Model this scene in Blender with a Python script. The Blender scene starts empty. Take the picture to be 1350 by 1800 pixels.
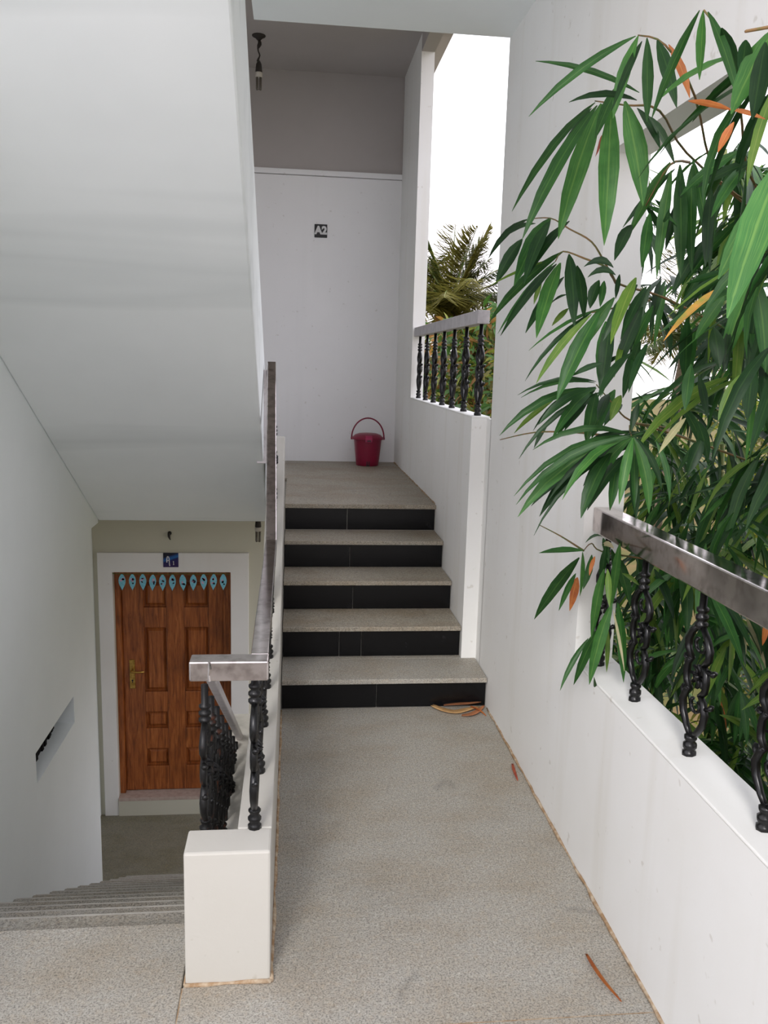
import bpy, bmesh, math, random
from mathutils import Vector, Matrix

scene = bpy.context.scene
COL = scene.collection

# ------------------------------------------------------------------ camera
cam_d = bpy.data.cameras.new('camera')
cam = bpy.data.objects.new('camera', cam_d)
COL.objects.link(cam)
RT = Vector((0.99410035, -0.10492706, 0.0274737))
UP = Vector((-0.00869757, 0.17536599, 0.98446489))
FW = Vector((0.10811496, 0.97889585, -0.17341879))
M = Matrix.Identity(4)
for i in range(3):
    M[i][0] = RT[i]; M[i][1] = UP[i]; M[i][2] = -FW[i]
M[2][3] = 1.5
cam.matrix_world = M
cam_d.sensor_fit = 'VERTICAL'
cam_d.sensor_height = 36.0
cam_d.lens = 1475.0 / 1800.0 * 36.0
cam_d.clip_start = 0.05
cam_d.clip_end = 500
scene.camera = cam

# ------------------------------------------------------------------ world, sun, exposure
world = bpy.data.worlds.new('sky')
scene.world = world
world.use_nodes = True
wn = world.node_tree
wn.nodes.clear()
w_out = wn.nodes.new('ShaderNodeOutputWorld')
w_bg = wn.nodes.new('ShaderNodeBackground')
w_tc = wn.nodes.new('ShaderNodeTexCoord')
w_sep = wn.nodes.new('ShaderNodeSeparateXYZ')
w_rmp = wn.nodes.new('ShaderNodeValToRGB')
wn.links.new(w_tc.outputs['Generated'], w_sep.inputs[0])
wn.links.new(w_sep.outputs['Z'], w_rmp.inputs[0])
w_rmp.color_ramp.elements[0].position = 0.0
w_rmp.color_ramp.elements[0].color = (0.84, 0.785, 0.82, 1)
w_rmp.color_ramp.elements[1].position = 0.55
w_rmp.color_ramp.elements[1].color = (0.80, 0.79, 0.88, 1)
wn.links.new(w_rmp.outputs[0], w_bg.inputs[0])
w_bg.inputs[1].default_value = 0.80
wn.links.new(w_bg.outputs[0], w_out.inputs[0])

sun_d = bpy.data.lights.new('sun', 'SUN')
sun_d.energy = 0.55
sun_d.angle = math.radians(14)
sun_d.color = (1.0, 0.97, 0.93)
sun = bpy.data.objects.new('sun', sun_d)
COL.objects.link(sun)
sun.rotation_euler = Vector((-0.25, -0.80, 0.54)).to_track_quat('Z', 'Y').to_euler()
sun.location = (-3, -8, 6)

vs = scene.view_settings
vs.view_transform = 'Standard'
vs.look = 'None'
vs.gamma = 1.0
vs.use_curve_mapping = False
vs.exposure = 1.80
scene.cycles.max_bounces = 16
scene.cycles.diffuse_bounces = 12

# ------------------------------------------------------------------ helpers
class MB:
    """collects vertices and faces of one mesh"""
    def __init__(s):
        s.v = []; s.f = []; s.uv = []; s.smooth = False
    def box(s, x0, x1, y0, y1, z0, z1):
        b = len(s.v)
        s.v += [(x0,y0,z0),(x1,y0,z0),(x1,y1,z0),(x0,y1,z0),(x0,y0,z1),(x1,y0,z1),(x1,y1,z1),(x0,y1,z1)]
        s.f += [tuple(b+i for i in q) for q in ((3,2,1,0),(4,5,6,7),(0,1,5,4),(1,2,6,5),(2,3,7,6),(3,0,4,7))]
        return s
    def prism_x(s, poly, x0, x1):
        """poly of (y, z), extruded along X"""
        b = len(s.v); n = len(poly)
        s.v += [(x0, y, z) for y, z in poly] + [(x1, y, z) for y, z in poly]
        s.f.append(tuple(b+i for i in range(n)))
        s.f.append(tuple(b+n+i for i in reversed(range(n))))
        for i in range(n):
            j = (i+1) % n
            s.f.append((b+j, b+i, b+n+i, b+n+j))
        return s
    def prism_y(s, poly, y0, y1):
        """poly of (x, z), extruded along Y"""
        b = len(s.v); n = len(poly)
        s.v += [(x, y0, z) for x, z in poly] + [(x, y1, z) for x, z in poly]
        s.f.append(tuple(b+i for i in range(n)))
        s.f.append(tuple(b+n+i for i in reversed(range(n))))
        for i in range(n):
            j = (i+1) % n
            s.f.append((b+j, b+i, b+n+i, b+n+j))
        return s
    def tube(s, pts, rad, n=8, cap=True):
        """round tube along points, radius number or list"""
        pts = [Vector(p) for p in pts]
        m = len(pts)
        rad = [rad]*m if not isinstance(rad, (list, tuple)) else rad
        b = len(s.v)
        t0 = (pts[1]-pts[0]).normalized()
        ref = Vector((0,0,1)) if abs(t0.z) < .9 else Vector((1,0,0))
        a = t0.cross(ref).normalized()
        for i, p in enumerate(pts):
            t = (pts[min(i+1,m-1)]-pts[max(i-1,0)]).normalized()
            a = (a - t*a.dot(t)).normalized()
            c = t.cross(a)
            for k in range(n):
                q = 2*math.pi*k/n
                s.v.append(tuple(p + (a*math.cos(q)+c*math.sin(q))*rad[i]))
        for i in range(m-1):
            for k in range(n):
                k2 = (k+1) % n
                s.f.append((b+i*n+k, b+i*n+k2, b+(i+1)*n+k2, b+(i+1)*n+k))
        if cap:
            s.f.append(tuple(b+k for k in reversed(range(n))))
            s.f.append(tuple(b+(m-1)*n+k for k in range(n)))
        return s
    def bar(s, pts, hw, hh):
        """rectangular bar along points: half width (sideways), half height"""
        pts = [Vector(p) for p in pts]; m = len(pts); b = len(s.v)
        for i, p in enumerate(pts):
            t = (pts[min(i+1,m-1)]-pts[max(i-1,0)]).normalized()
            side = t.cross(Vector((0,0,1)))
            side = side.normalized() if side.length > 1e-4 else Vector((1,0,0))
            up = side.cross(t).normalized()
            k = 1.0
            if 0 < i < m-1:
                a1 = (pts[i]-pts[i-1]).normalized(); a2 = (pts[i+1]-pts[i]).normalized()
                k = 1/max(.5, math.cos(a1.angle(a2)/2))
            for sx, sz in ((-1,-1),(1,-1),(1,1),(-1,1)):
                s.v.append(tuple(p + side*hw*sx + up*hh*k*sz))
        for i in range(m-1):
            for q in range(4):
                q2 = (q+1) % 4
                s.f.append((b+i*4+q, b+i*4+q2, b+(i+1)*4+q2, b+(i+1)*4+q))
        s.f.append((b+3,b+2,b+1,b)); e = b+(m-1)*4
        s.f.append((e,e+1,e+2,e+3))
        return s
    def lathe(s, prof, n=24, c=(0,0,0)):
        """profile of (r, z) turned about Z"""
        b = len(s.v); m = len(prof)
        for r, z in prof:
            for k in range(n):
                q = 2*math.pi*k/n
                s.v.append((c[0]+r*math.cos(q), c[1]+r*math.sin(q), c[2]+z))
        for i in range(m-1):
            for k in range(n):
                k2 = (k+1) % n
                s.f.append((b+i*n+k, b+i*n+k2, b+(i+1)*n+k2, b+(i+1)*n+k))
        if prof[0][0] > 1e-5: s.f.append(tuple(b+k for k in reversed(range(n))))
        if prof[-1][0] > 1e-5: s.f.append(tuple(b+(m-1)*n+k for k in range(n)))
        return s
    def leaf(s, p0, p1, w, nrm, sag=.05, segs=6, fold=.18, seed=0):
        """lance-shaped leaf from p0 to p1: folded on its midrib, arched, tapering to a point; 4 columns a row"""
        p0 = Vector(p0); p1 = Vector(p1); ax = p1-p0; L = ax.length
        if L < 1e-5: return s
        t = ax/L
        side = t.cross(Vector(nrm)); side = side.normalized() if side.length > 1e-4 else Vector((1,0,0))
        n = side.cross(t).normalized()
        if n.z < 0: n = -n
        upv = (Vector((0,0,1)) - t*t.z)
        upv = upv.normalized() if upv.length > .2 else n
        r = random.Random(seed); tw = r.uniform(-.5,.5)
        prof = ((0,.10),(.10,.46),(.28,.88),(.46,1.0),(.70,.80),(.88,.40),(1,.0)) if segs == 6 else ((0,.15),(.3,1.0),(.65,.8),(1,0))
        b = len(s.v); rows = len(prof)
        for u, k in prof:
            c = p0 + ax*u + upv*(sag*L*4*u*(1-u))
            q = tw*(u-.4)
            sd = side*math.cos(q) + n*math.sin(q); nn = n*math.cos(q) - side*math.sin(q)
            hw = max(w*.5*k, .0004)
            for col, fx in ((0,-1),(.5,0),(1,1)):
                s.v.append(tuple(c + sd*hw*fx + nn*(abs(fx)*hw*fold*2)))
                s.uv.append((col, u))
        for i in range(rows-1):
            for k in range(2):
                s.f.append((b+i*3+k, b+i*3+k+1, b+(i+1)*3+k+1, b+(i+1)*3+k))
        return s
    def mesh(s, name):
        me = bpy.data.meshes.new(name)
        me.from_pydata(s.v, [], s.f)
        if len(s.uv) == len(s.v) and s.uv:
            ul = me.uv_layers.new(name='UVMap')
            vi = [0]*len(me.loops); me.loops.foreach_get('vertex_index', vi)
            ul.data.foreach_set('uv', [c for i in vi for c in s.uv[i]])
        if not s.uv:
            bm = bmesh.new(); bm.from_mesh(me)
            bmesh.ops.recalc_face_normals(bm, faces=bm.faces)
            bm.to_mesh(me); bm.free()
        if s.smooth:
            me.polygons.foreach_set('use_smooth', [True]*len(me.polygons))
        me.update()
        return me

def link(name, me, mat=None, parent=None, loc=None, bevel=0, seg=2):
    o = bpy.data.objects.new(name, me)
    COL.objects.link(o)
    if mat is not None and not me.materials: me.materials.append(mat)
    if parent is not None:
        o.parent = parent
        pw = Vector(parent.get('_w', (0,0,0)))
        o.location = Vector(loc or (0,0,0)) - pw
    elif loc: o.location = loc
    o['_w'] = tuple(loc or (0,0,0))
    if bevel:
        bv = o.modifiers.new('edge', 'BEVEL'); bv.width = bevel; bv.segments = seg; bv.limit_method = 'ANGLE'
    return o

def obj(name, mb, mat, parent=None, bevel=0, seg=2):
    return link(name, mb.mesh(name), mat, parent, None, bevel, seg)

def tag(o, label, cat, group=None, kind=None):
    if label: o['label'] = label
    if cat: o['category'] = cat
    if group: o['group'] = group
    if kind: o['kind'] = kind
    return o

def thing(name, label, cat, loc, group=None, kind=None):
    o = bpy.data.objects.new(name, None)
    o.empty_display_size = .05
    COL.objects.link(o)
    o.location = loc; o['_w'] = tuple(loc)
    return tag(o, label, cat, group, kind)

def struct(name, mb, mat, bevel=0, label=None):
    o = obj(name, mb, mat, None, bevel)
    o['kind'] = 'structure'
    if label: o['label'] = label
    return o

def copy_tree(root, shift, label, group=None):
    r = root.copy(); COL.objects.link(r)
    r.location = root.location + Vector(shift); r['label'] = label
    if group: r['group'] = group
    for ch in list(root.children):
        c = ch.copy(); COL.objects.link(c); c.parent = r
        for g in list(ch.children):
            d = g.copy(); COL.objects.link(d); d.parent = c
    return r

# ------------------------------------------------------------------ materials
def srgb(r, g, b):
    f = lambda c: (c/255/12.92 if c/255 <= .04045 else ((c/255+.055)/1.055)**2.4)
    return (f(r), f(g), f(b), 1)

class NT:
    def __init__(s, name):
        s.m = bpy.data.materials.new(name); s.m.use_nodes = True
        s.t = s.m.node_tree; s.t.nodes.clear()
        s.out = s.n('ShaderNodeOutputMaterial')
        s.p = s.n('ShaderNodeBsdfPrincipled')
        s.l(s.p.outputs[0], s.out.inputs[0])
        s.geo = s.n('ShaderNodeNewGeometry')
    def n(s, k): return s.t.nodes.new(k)
    def l(s, a, b): s.t.links.new(a, b)
    def noise(s, scale, detail=3, rough=.5, vec=None, stretch=None, dist=0):
        n = s.n('ShaderNodeTexNoise'); n.inputs['Scale'].default_value = scale
        n.inputs['Detail'].default_value = detail; n.inputs['Roughness'].default_value = rough
        n.inputs['Distortion'].default_value = dist
        v = vec or s.geo.outputs['Position']
        if stretch:
            mp = s.n('ShaderNodeMapping'); mp.inputs['Scale'].default_value = stretch
            s.l(v, mp.inputs[0]); v = mp.outputs[0]
        s.l(v, n.inputs['Vector'])
        return n.outputs[0]
    def ramp(s, fac, stops):
        r = s.n('ShaderNodeValToRGB'); e = r.color_ramp.elements
        while len(e) > 1: e.remove(e[-1])
        for i, (p, c) in enumerate(stops):
            if i == 0: e[0].position = p; e[0].color = c
            else: e.new(p).color = c
        s.l(fac, r.inputs[0]); return r.outputs[0]
    def mix(s, fac, a, b, mode='MIX'):
        m = s.n('ShaderNodeMix'); m.data_type = 'RGBA'; m.blend_type = mode
        for sock, v in ((m.inputs[0], fac), (m.inputs[6], a), (m.inputs[7], b)):
            if hasattr(v, 'links'): s.l(v, sock)
            else: sock.default_value = v
        return m.outputs[2]
    def math(s, op, a, b=0.0):
        m = s.n('ShaderNodeMath'); m.operation = op
        for sock, v in ((m.inputs[0], a), (m.inputs[1], b)):
            if hasattr(v, 'links'): s.l(v, sock)
            else: sock.default_value = v
        return m.outputs[0]
    def bump(s, h, strength=.2, dist=.005):
        b = s.n('ShaderNodeBump'); b.inputs['Strength'].default_value = strength; b.inputs['Distance'].default_value = dist
        s.l(h, b.inputs['Height']); s.l(b.outputs[0], s.p.inputs['Normal'])
    def set(s, col=None, rough=.5, metal=0, spec=.5):
        if col is not None:
            if hasattr(col, 'links'): s.l(col, s.p.inputs['Base Color'])
            else: s.p.inputs['Base Color'].default_value = col
        if hasattr(rough, 'links'): s.l(rough, s.p.inputs['Roughness'])
        else: s.p.inputs['Roughness'].default_value = rough
        s.p.inputs['Metallic'].default_value = metal
        s.p.inputs['Specular IOR Level'].default_value = spec
        return s.m

G = lambda v: (v, v, v, 1)

def mat_plaster(name, base, stain, amount=.35, drip=True, band=False):
    t = NT(name)
    a = t.noise(1.1, 4, .6)
    c = t.mix(t.ramp(a, [(.35, G(0)), (.75, G(amount))]), base, stain)
    if drip:
        d = t.noise(6, 3, .55, stretch=(1, 1, .07))
        c = t.mix(t.ramp(d, [(.56, G(0)), (.72, G(.30))]), c, stain)
        e = t.noise(28, 2, .5)
        c = t.mix(t.ramp(e, [(.70, G(0)), (.76, G(.28))]), c, (stain[0]*.55, stain[1]*.5, stain[2]*.42, 1))
    if band:
        q = t.noise(2.2, 3, .5, stretch=(.12, 1, 1.2), dist=.3)
        c = t.mix(t.ramp(q, [(.50, G(0)), (.60, G(.40)), (.66, G(.1))]), c, (stain[0]*.82, stain[1]*.83, stain[2]*.83, 1))
        t.bump(q, .5, .02)
    else: t.bump(t.noise(60, 4, .6), .12, .003)
    return t.set(c, .62, 0, .35)

def mat_granite(name, base, light, dark, warm):
    t = NT(name)
    sp = t.noise(95, 6, .95)
    c = t.ramp(sp, [(.30, dark), (.46, base), (.54, base), (.70, light)])
    f = t.noise(210, 2, .7)
    c = t.mix(t.ramp(f, [(.40, G(.55)), (.50, G(0)), (.60, G(.0))]), c, dark)
    g = t.noise(55, 3, .7)
    c = t.mix(t.ramp(g, [(.50, G(0)), (.70, G(.28))]), c, (warm[0]*.55, warm[1]*.50, warm[2]*.42, 1))
    w = t.noise(3.2, 4, .6, stretch=(1, 1.6, 1))
    c = t.mix(t.ramp(w, [(.42, G(0)), (.68, G(.6))]), c, warm, 'MULTIPLY')
    bl = t.noise(1.3, 5, .7)
    c = t.mix(t.ramp(bl, [(.50, G(0)), (.80, G(.22))]), c, dark)
    v = t.noise(.9, 3, .45, dist=.35, stretch=(1, .45, 1))
    v = t.math('ABSOLUTE', t.math('SUBTRACT', v, .5))
    brk = t.ramp(t.noise(3.1, 2, .5), [(.56, G(0)), (.64, G(1))])
    vv = t.ramp(v, [(0.0, G(.25)), (.0012, G(.15)), (.003, G(0))])
    c = t.mix(t.math('MULTIPLY', vv, brk), c, (dark[0]*.8, dark[1]*.8, dark[2]*.8, 1))
    t.bump(sp, .25, .002)
    return t.set(c, .58, 0, .4)

M_WHITE = mat_plaster('white_plaster', srgb(236, 236, 234), srgb(212, 208, 196), .35)
M_AGED = mat_plaster('aged_white_plaster', srgb(188, 185, 178), srgb(172, 166, 150), .35)
M_WALL = mat_plaster('grey_white_plaster', srgb(239, 239, 240), srgb(224, 224, 224), .4)
M_BAND = mat_plaster('brushed_soffit', srgb(236, 241, 241), srgb(220, 226, 226), .5, False, True)
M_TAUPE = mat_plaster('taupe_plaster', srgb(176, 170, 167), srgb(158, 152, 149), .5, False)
M_SOFFIT = mat_plaster('soffit_plaster', srgb(236, 241, 241), srgb(220, 226, 226), .5, False)
M_CREAM = mat_plaster('cream_plaster', srgb(205, 203, 186), srgb(188, 186, 168), .4, False)
M_GRAN = mat_granite('grey_granite', srgb(164, 160, 151), srgb(224, 220, 212), srgb(62, 61, 59), srgb(234, 222, 206))
M_GRAN2 = mat_granite('warm_granite', srgb(162, 155, 141), srgb(216, 208, 194), srgb(66, 62, 56), srgb(230, 214, 194))

def mat_simple(name, col, rough=.5, metal=0, spec=.5, noise=None):
    t = NT(name)
    c = col
    if noise:
        sc, col2, lo, hi = noise
        c = t.mix(t.ramp(t.noise(sc, 4, .6), [(lo, G(0)), (hi, G(1))]), col, col2)
    return t.set(c, rough, metal, spec)

M_BLACKTILE = mat_simple('black_tile', srgb(9, 9, 11), .26, 0, .28, (16, srgb(34, 34, 36), .64, .82))
M_MORTAR = mat_simple('mortar_brown', srgb(150, 122, 92), .9, 0, .2, (40, srgb(186, 170, 148), .4, .65))
M_CONC = mat_simple('concrete', srgb(190, 186, 178), .9, 0, .2, (9, srgb(160, 156, 148), .4, .7))
M_STEEL = mat_simple('polished_steel', srgb(206, 198, 196), .11, 1.0, .5, (25, srgb(140, 130, 126), .45, .8))
M_PALEPAINT = mat_simple('pale_steel', srgb(214, 208, 210), .35, .3, .5, (30, srgb(180, 172, 172), .5, .8))
M_GREYPAINT = mat_simple('grey_paint', srgb(186, 182, 184), .45, 0, .4, (20, srgb(164, 160, 162), .4, .7))
M_IRON = mat_simple('black_iron', srgb(9, 9, 10), .30, .0, .38, (60, srgb(20, 19, 19), .5, .8))
M_RUST = mat_simple('rusty_iron', srgb(14, 13, 13), .45, .0, .35, (22, srgb(84, 44, 26), .60, .74))

def mat_wood():
    t = NT('polished_teak')
    g = t.noise(9, 6, .65, stretch=(6, 1, .5), dist=.6)
    c = t.ramp(g, [(.28, srgb(92, 46, 20)), (.48, srgb(146, 80, 36)), (.70, srgb(182, 110, 56))])
    k = t.noise(3.2, 2, .5)
    c = t.mix(t.ramp(k, [(.55, G(0)), (.75, G(.55))]), c, srgb(96, 50, 22))
    return t.set(c, .38, 0, .5)
M_WOOD = mat_wood()
M_BRASS = mat_simple('brass', srgb(196, 160, 84), .32, 1.0, .5, (40, srgb(150, 116, 58), .45, .7))
M_STONE = mat_simple('pinkish_stone', srgb(190, 172, 160), .6, 0, .4, (30, srgb(172, 152, 140), .4, .7))
M_RED = mat_simple('crimson_plastic', srgb(128, 12, 50), .35, 0, .45, (12, srgb(118, 11, 46), .4, .7))
M_PINK = mat_simple('pink_plastic', srgb(160, 30, 78), .35, 0, .5, (12, srgb(150, 28, 72), .4, .7))
M_BLACK = mat_simple('black_plastic', srgb(16, 16, 18), .35, 0, .5)
M_LETTER = mat_simple('white_letter', srgb(214, 214, 214), .5, 0, .4)
M_BULB = mat_simple('bulb_glass', srgb(96, 90, 82), .15, 0, .6)
M_COLLAR = mat_simple('bulb_collar', srgb(190, 184, 174), .3, 0, .5)
M_CORD = mat_simple('dark_cord', srgb(40, 34, 30), .6)
M_TEAL = mat_simple('pale_blue_card', srgb(132, 200, 218), .6, 0, .3, (60, srgb(112, 182, 204), .4, .7))
M_MOTIFD = mat_simple('dark_motif', srgb(36, 30, 48), .6)
M_MOTIFP = mat_simple('pink_motif', srgb(206, 168, 196), .6)
M_STRING = mat_simple('olive_string', srgb(92, 100, 48), .7)
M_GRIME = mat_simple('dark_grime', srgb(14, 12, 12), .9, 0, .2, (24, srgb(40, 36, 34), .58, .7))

def mat_a1():
    t = NT('navy_print')
    tc = t.n('ShaderNodeTexCoord'); sp = t.n('ShaderNodeSeparateXYZ'); t.l(tc.outputs['Generated'], sp.inputs[0])
    v = t.math('SUBTRACT', sp.outputs['Z'], t.math('MULTIPLY', sp.outputs['X'], .35))
    c = t.ramp(v, [(0.0, srgb(44, 22, 84)), (.30, srgb(26, 26, 92)), (.42, srgb(28, 100, 170)), (.55, srgb(24, 70, 140)), (.66, srgb(10, 14, 44)), (1.0, srgb(6, 10, 30))])
    return t.set(c, .3, 0, .5)
M_A1 = mat_a1()

def mat_leaf(name, c1, c2, rib, edge=None, trans=.32):
    t = NT(name)
    uv = t.n('ShaderNodeUVMap'); sp = t.n('ShaderNodeSeparateXYZ'); t.l(uv.outputs[0], sp.inputs[0])
    oi = t.n('ShaderNodeObjectInfo')
    n = t.noise(22, 3, .6)
    c = t.mix(t.ramp(n, [(.35, G(0)), (.65, G(1))]), c1, c2)
    across = t.math('ABSOLUTE', t.math('SUBTRACT', sp.outputs['X'], .5))
    stripe = t.noise(90, 2, .5, vec=uv.outputs[0], stretch=(1, .03, 1))
    c = t.mix(t.ramp(stripe, [(.48, G(0)), (.66, G(.5))]), c, rib)
    c = t.mix(t.ramp(across, [(0.0, G(.6)), (.03, G(.4)), (.06, G(0))]), c, rib)
    if edge:
        e = t.math('ADD', sp.outputs['Y'], t.math('MULTIPLY', t.noise(30, 2, .5), .25))
        c = t.mix(t.ramp(e, [(1.0, G(0)), (1.12, G(1))]), c, edge)
    h = t.n('ShaderNodeHueSaturation'); t.l(c, h.inputs['Color'])
    t.l(t.math('ADD', t.math('MULTIPLY', oi.outputs['Random'], .5), .75), h.inputs['Value'])
    c = h.outputs[0]
    t.set(c, .42, 0, .32)
    tr = t.n('ShaderNodeBsdfTranslucent'); t.l(c, tr.inputs[0])
    mx = t.n('ShaderNodeMixShader'); mx.inputs[0].default_value = trans
    t.l(t.p.outputs[0], mx.inputs[1]); t.l(tr.outputs[0], mx.inputs[2]); t.l(mx.outputs[0], t.out.inputs[0])
    return t.m
TIP = srgb(170, 138, 70)
M_LEAF = {
 'g': mat_leaf('leaf_green', srgb(26, 70, 28), srgb(40, 86, 38), srgb(84, 124, 54), TIP),
 'b': mat_leaf('leaf_bright', srgb(42, 92, 38), srgb(58, 110, 48), srgb(104, 142, 66), TIP),
 'd': mat_leaf('leaf_deep_shaded', srgb(18, 50, 24), srgb(28, 62, 28), srgb(56, 90, 40), TIP),  # deeper green, partly shade painted into the leaf colour
 'y': mat_leaf('leaf_lime', srgb(70, 108, 36), srgb(94, 126, 46), srgb(134, 150, 72), TIP),
 'o': mat_leaf('leaf_withered', srgb(186, 110, 56), srgb(160, 82, 48), srgb(206, 146, 84), srgb(120, 72, 40)),
 'oy': mat_leaf('leaf_turning', srgb(206, 150, 70), srgb(118, 146, 66), srgb(214, 140, 88), srgb(200, 130, 70)),
 't': mat_leaf('leaf_dry', srgb(176, 166, 128), srgb(150, 150, 110), srgb(196, 186, 150), srgb(160, 140, 100)),
 'r': mat_leaf('leaf_red', srgb(150, 52, 44), srgb(176, 90, 60), srgb(190, 110, 80), srgb(110, 50, 40)),
}
M_TWIG = mat_simple('twig_brown', srgb(120, 92, 58), .7, 0, .3, (40, srgb(84, 92, 50), .45, .6))
M_CULM = mat_simple('bamboo_culm', srgb(92, 112, 58), .5, 0, .4, (14, srgb(130, 120, 76), .45, .65))
M_BARK = mat_simple('bark', srgb(110, 98, 84), .9, 0, .2, (16, srgb(80, 70, 58), .4, .7))
# ------------------------------------------------------------------ the building
A2 = 0.73          # upper landing
A1 = -2.25         # lower landing
XR = 0.87          # inner face of the near wall with the bamboo opening
XF = 0.80          # inner face of the far wall with the railing window
YB = 6.637         # back wall
XL = -1.15         # wall beside the flight going down

# landing floor: mortar bed with granite slabs
floor = struct('floor', MB().box(-1.45, XR, -1.3, 1.84, -.16, -.022).box(-.25, XR, 1.84, 3.50, -.16, -.022).box(-1.45, -.25, 1.84, 2.06, -.16, -.022), M_CONC)
def slab(par, x0, x1, y0, y1, z, th=.022, mat=M_GRAN, name='slab'):
    return obj(name, MB().box(x0, x1, y0, y1, z-th, z), mat, par, .002, 1)
slab(floor, -1.148, -.258, -1.3, 2.08, 0, .04)
obj('slab', MB().box(-.0445, XR-.002, 1.682, 3.492, -.022, 0).box(-.254, -.0445, 1.682, 1.844, -.022, 0), M_GRAN, floor)
slab(floor, -.254, XR-.002, .30, 1.678, 0)
slab(floor, -.254, XR-.002, -1.3, .296, 0)

# brown mortar beads where floor meets wall, uneven
def bead(par, pts, r, seed):
    rr = random.Random(seed); P = []
    for (a, b) in zip(pts[:-1], pts[1:]):
        a = Vector(a); b = Vector(b); n = max(2, int((b-a).length/.05))
        P += [a.lerp(b, i/n) + Vector((rr.uniform(-.0025,.0025), rr.uniform(-.0025,.0025), rr.uniform(-.002,.002))) for i in range(n)]
    P.append(Vector(pts[-1]))
    m = MB().tube(P, [r*rr.uniform(.5,1.25) for _ in P], 5); m.smooth = True
    return obj('mortar_bead', m, M_MORTAR, par)

# upper landing
uf = struct('upper_floor', MB().box(-.13, XF, 4.60, YB, .54, A2-.022).box(-1.56, -.13, 5.50, YB, .54, A2-.022).box(-1.15, -.13, 5.05, 5.50, .54, A2-.1), M_CONC)
slab(uf, -.043, XF-.001, 4.577, 5.62, A2, .024, M_GRAN2)
slab(uf, -.128, XF-.001, 5.623, YB-.002, A2, .024, M_GRAN2)
slab(uf, -1.148, -.131, 5.5, YB-.002, A2, .024, M_GRAN2)
# lower landing
lf = struct('lower_floor', MB().box(-1.70, 1.0, 4.60, 6.9, A1-.2, A1-.02).box(-1.70, 1.0, -1.3, 4.60, -3.15, -2.98), M_CONC)
M_GRANL = mat_granite('worn_granite', srgb(138, 134, 118), srgb(168, 164, 148), srgb(80, 78, 68), srgb(214, 208, 180))
slab(lf, -1.56, -.252, 5.514, 6.63, A1, .022, M_GRANL)
slab(lf, -.248, XF, 4.60, 6.63, A1, .022, M_GRANL)

# walls
wl = MB()
ZB, ZT = -2.45, 3.72
wl.box(-1.56, XL, -1.3, 1.9, ZB, .80).box(-1.56, XL, 1.9, 3.70, ZB, ZT).box(-1.56, XL, 4.37, 4.87, ZB, ZT)  # near stretch kept low out of view, shaped to let sky light in
wl.box(-1.56, XL, 3.70, 4.37, ZB, -.43).box(-1.56, XL, 3.70, 4.37, -.283, ZT).box(-1.60, -1.555, 3.69, 4.38, -.45, -.26)
wl.box(-1.56, XL, 4.87, 5.05, .525, ZT)
wl.box(-1.70, -1.56, 4.0, YB+.2, ZB, ZT)
wall_left = struct('wall_left', wl, M_SOFFIT)
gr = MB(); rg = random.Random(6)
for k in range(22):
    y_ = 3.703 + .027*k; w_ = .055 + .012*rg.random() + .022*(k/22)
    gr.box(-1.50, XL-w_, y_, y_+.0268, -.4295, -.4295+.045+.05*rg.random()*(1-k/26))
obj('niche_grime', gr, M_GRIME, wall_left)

wb = MB()
# lower storey with the door hole
wb.box(-1.70, -1.41, YB, YB+.22, ZB, .54).box(-.49, 1.0, YB, YB+.22, ZB, .54).box(-1.41, -.49, YB, YB+.22, -.172, .54).box(-1.41, -.49, YB+.1, YB+.22, ZB, -2.125)
wall_back_low = struct('wall_back_lower', wb, M_CREAM)
wu = MB().box(-1.70, 1.0, YB, YB+.22, .54, 2.868)
wall_back = struct('wall_back', wu, M_WALL)
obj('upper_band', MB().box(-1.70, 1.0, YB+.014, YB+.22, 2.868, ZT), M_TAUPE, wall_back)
obj('ledge', MB().box(-1.15, XF, YB-.012, YB+.02, 2.874, 2.912), M_WALL, wall_back, .004)

# near wall on the bamboo side: opening from y -0.7 to 2.40, sill 0.61, head 2.10; out of view, opened fully to admit light
wr = MB()
wr.box(XR, .99, -1.3, 3.66, -.88, .61).box(XR, .99, 2.40, 3.66, ZB, -.88).box(XR, .99, -1.3, -.7, ZB, -.88).box(XR, .99, 2.40, 3.66, .61, 2.98).box(XR, .99, .75, 2.40, 2.10, 2.98).box(XR, .99, .75, .90, .61, 2.10)
struct('wall_rear_added', MB().box(-1.56, .99, -1.42, -1.301, ZB, .95), M_WHITE)  # unseen parapet behind the camera, added to shade the end block and bounce light
wall_right = struct('wall_right', wr, M_WHITE)
bead(wall_right, [(XR-.002, .2, .003), (XR-.002, 3.46, .003)], .006, 1)
# sloped cement finish of the sill
sill = MB().prism_y([(XR-.001, .61), (XR-.001, .618), (.985, .628), (.985, .61)], -1.29, 2.395)
obj('sill_cap', sill, M_WHITE, wall_right, .003)

# far wall: low wall, window opening with railing, jamb and head beam
wf = MB()
wf.box(XF, .885, 3.74, YB, .51, 1.272).box(XF, .885, 3.74, 4.60, -.14, .51).box(XF, .885, 6.50, YB, ZB, .51).box(XF, .885, 3.74, 6.50, ZB, -1.9).box(XF, .885, 5.78, YB, 1.272, ZT).box(XR, .885, 3.655, 3.745, ZB, 1.272)
wall_far = struct('wall_far_right', wf, M_WHITE)
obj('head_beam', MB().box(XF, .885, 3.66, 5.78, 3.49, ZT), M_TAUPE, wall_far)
obj('sill_cap', MB().box(XF-.001, .885, 3.739, 5.781, 1.272, 1.28), M_WHITE, wall_far, .003)
bead(wall_far, [(XF-.001, 4.62, A2+.002), (XF-.001, 6.62, A2+.002)], .005, 2)

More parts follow.
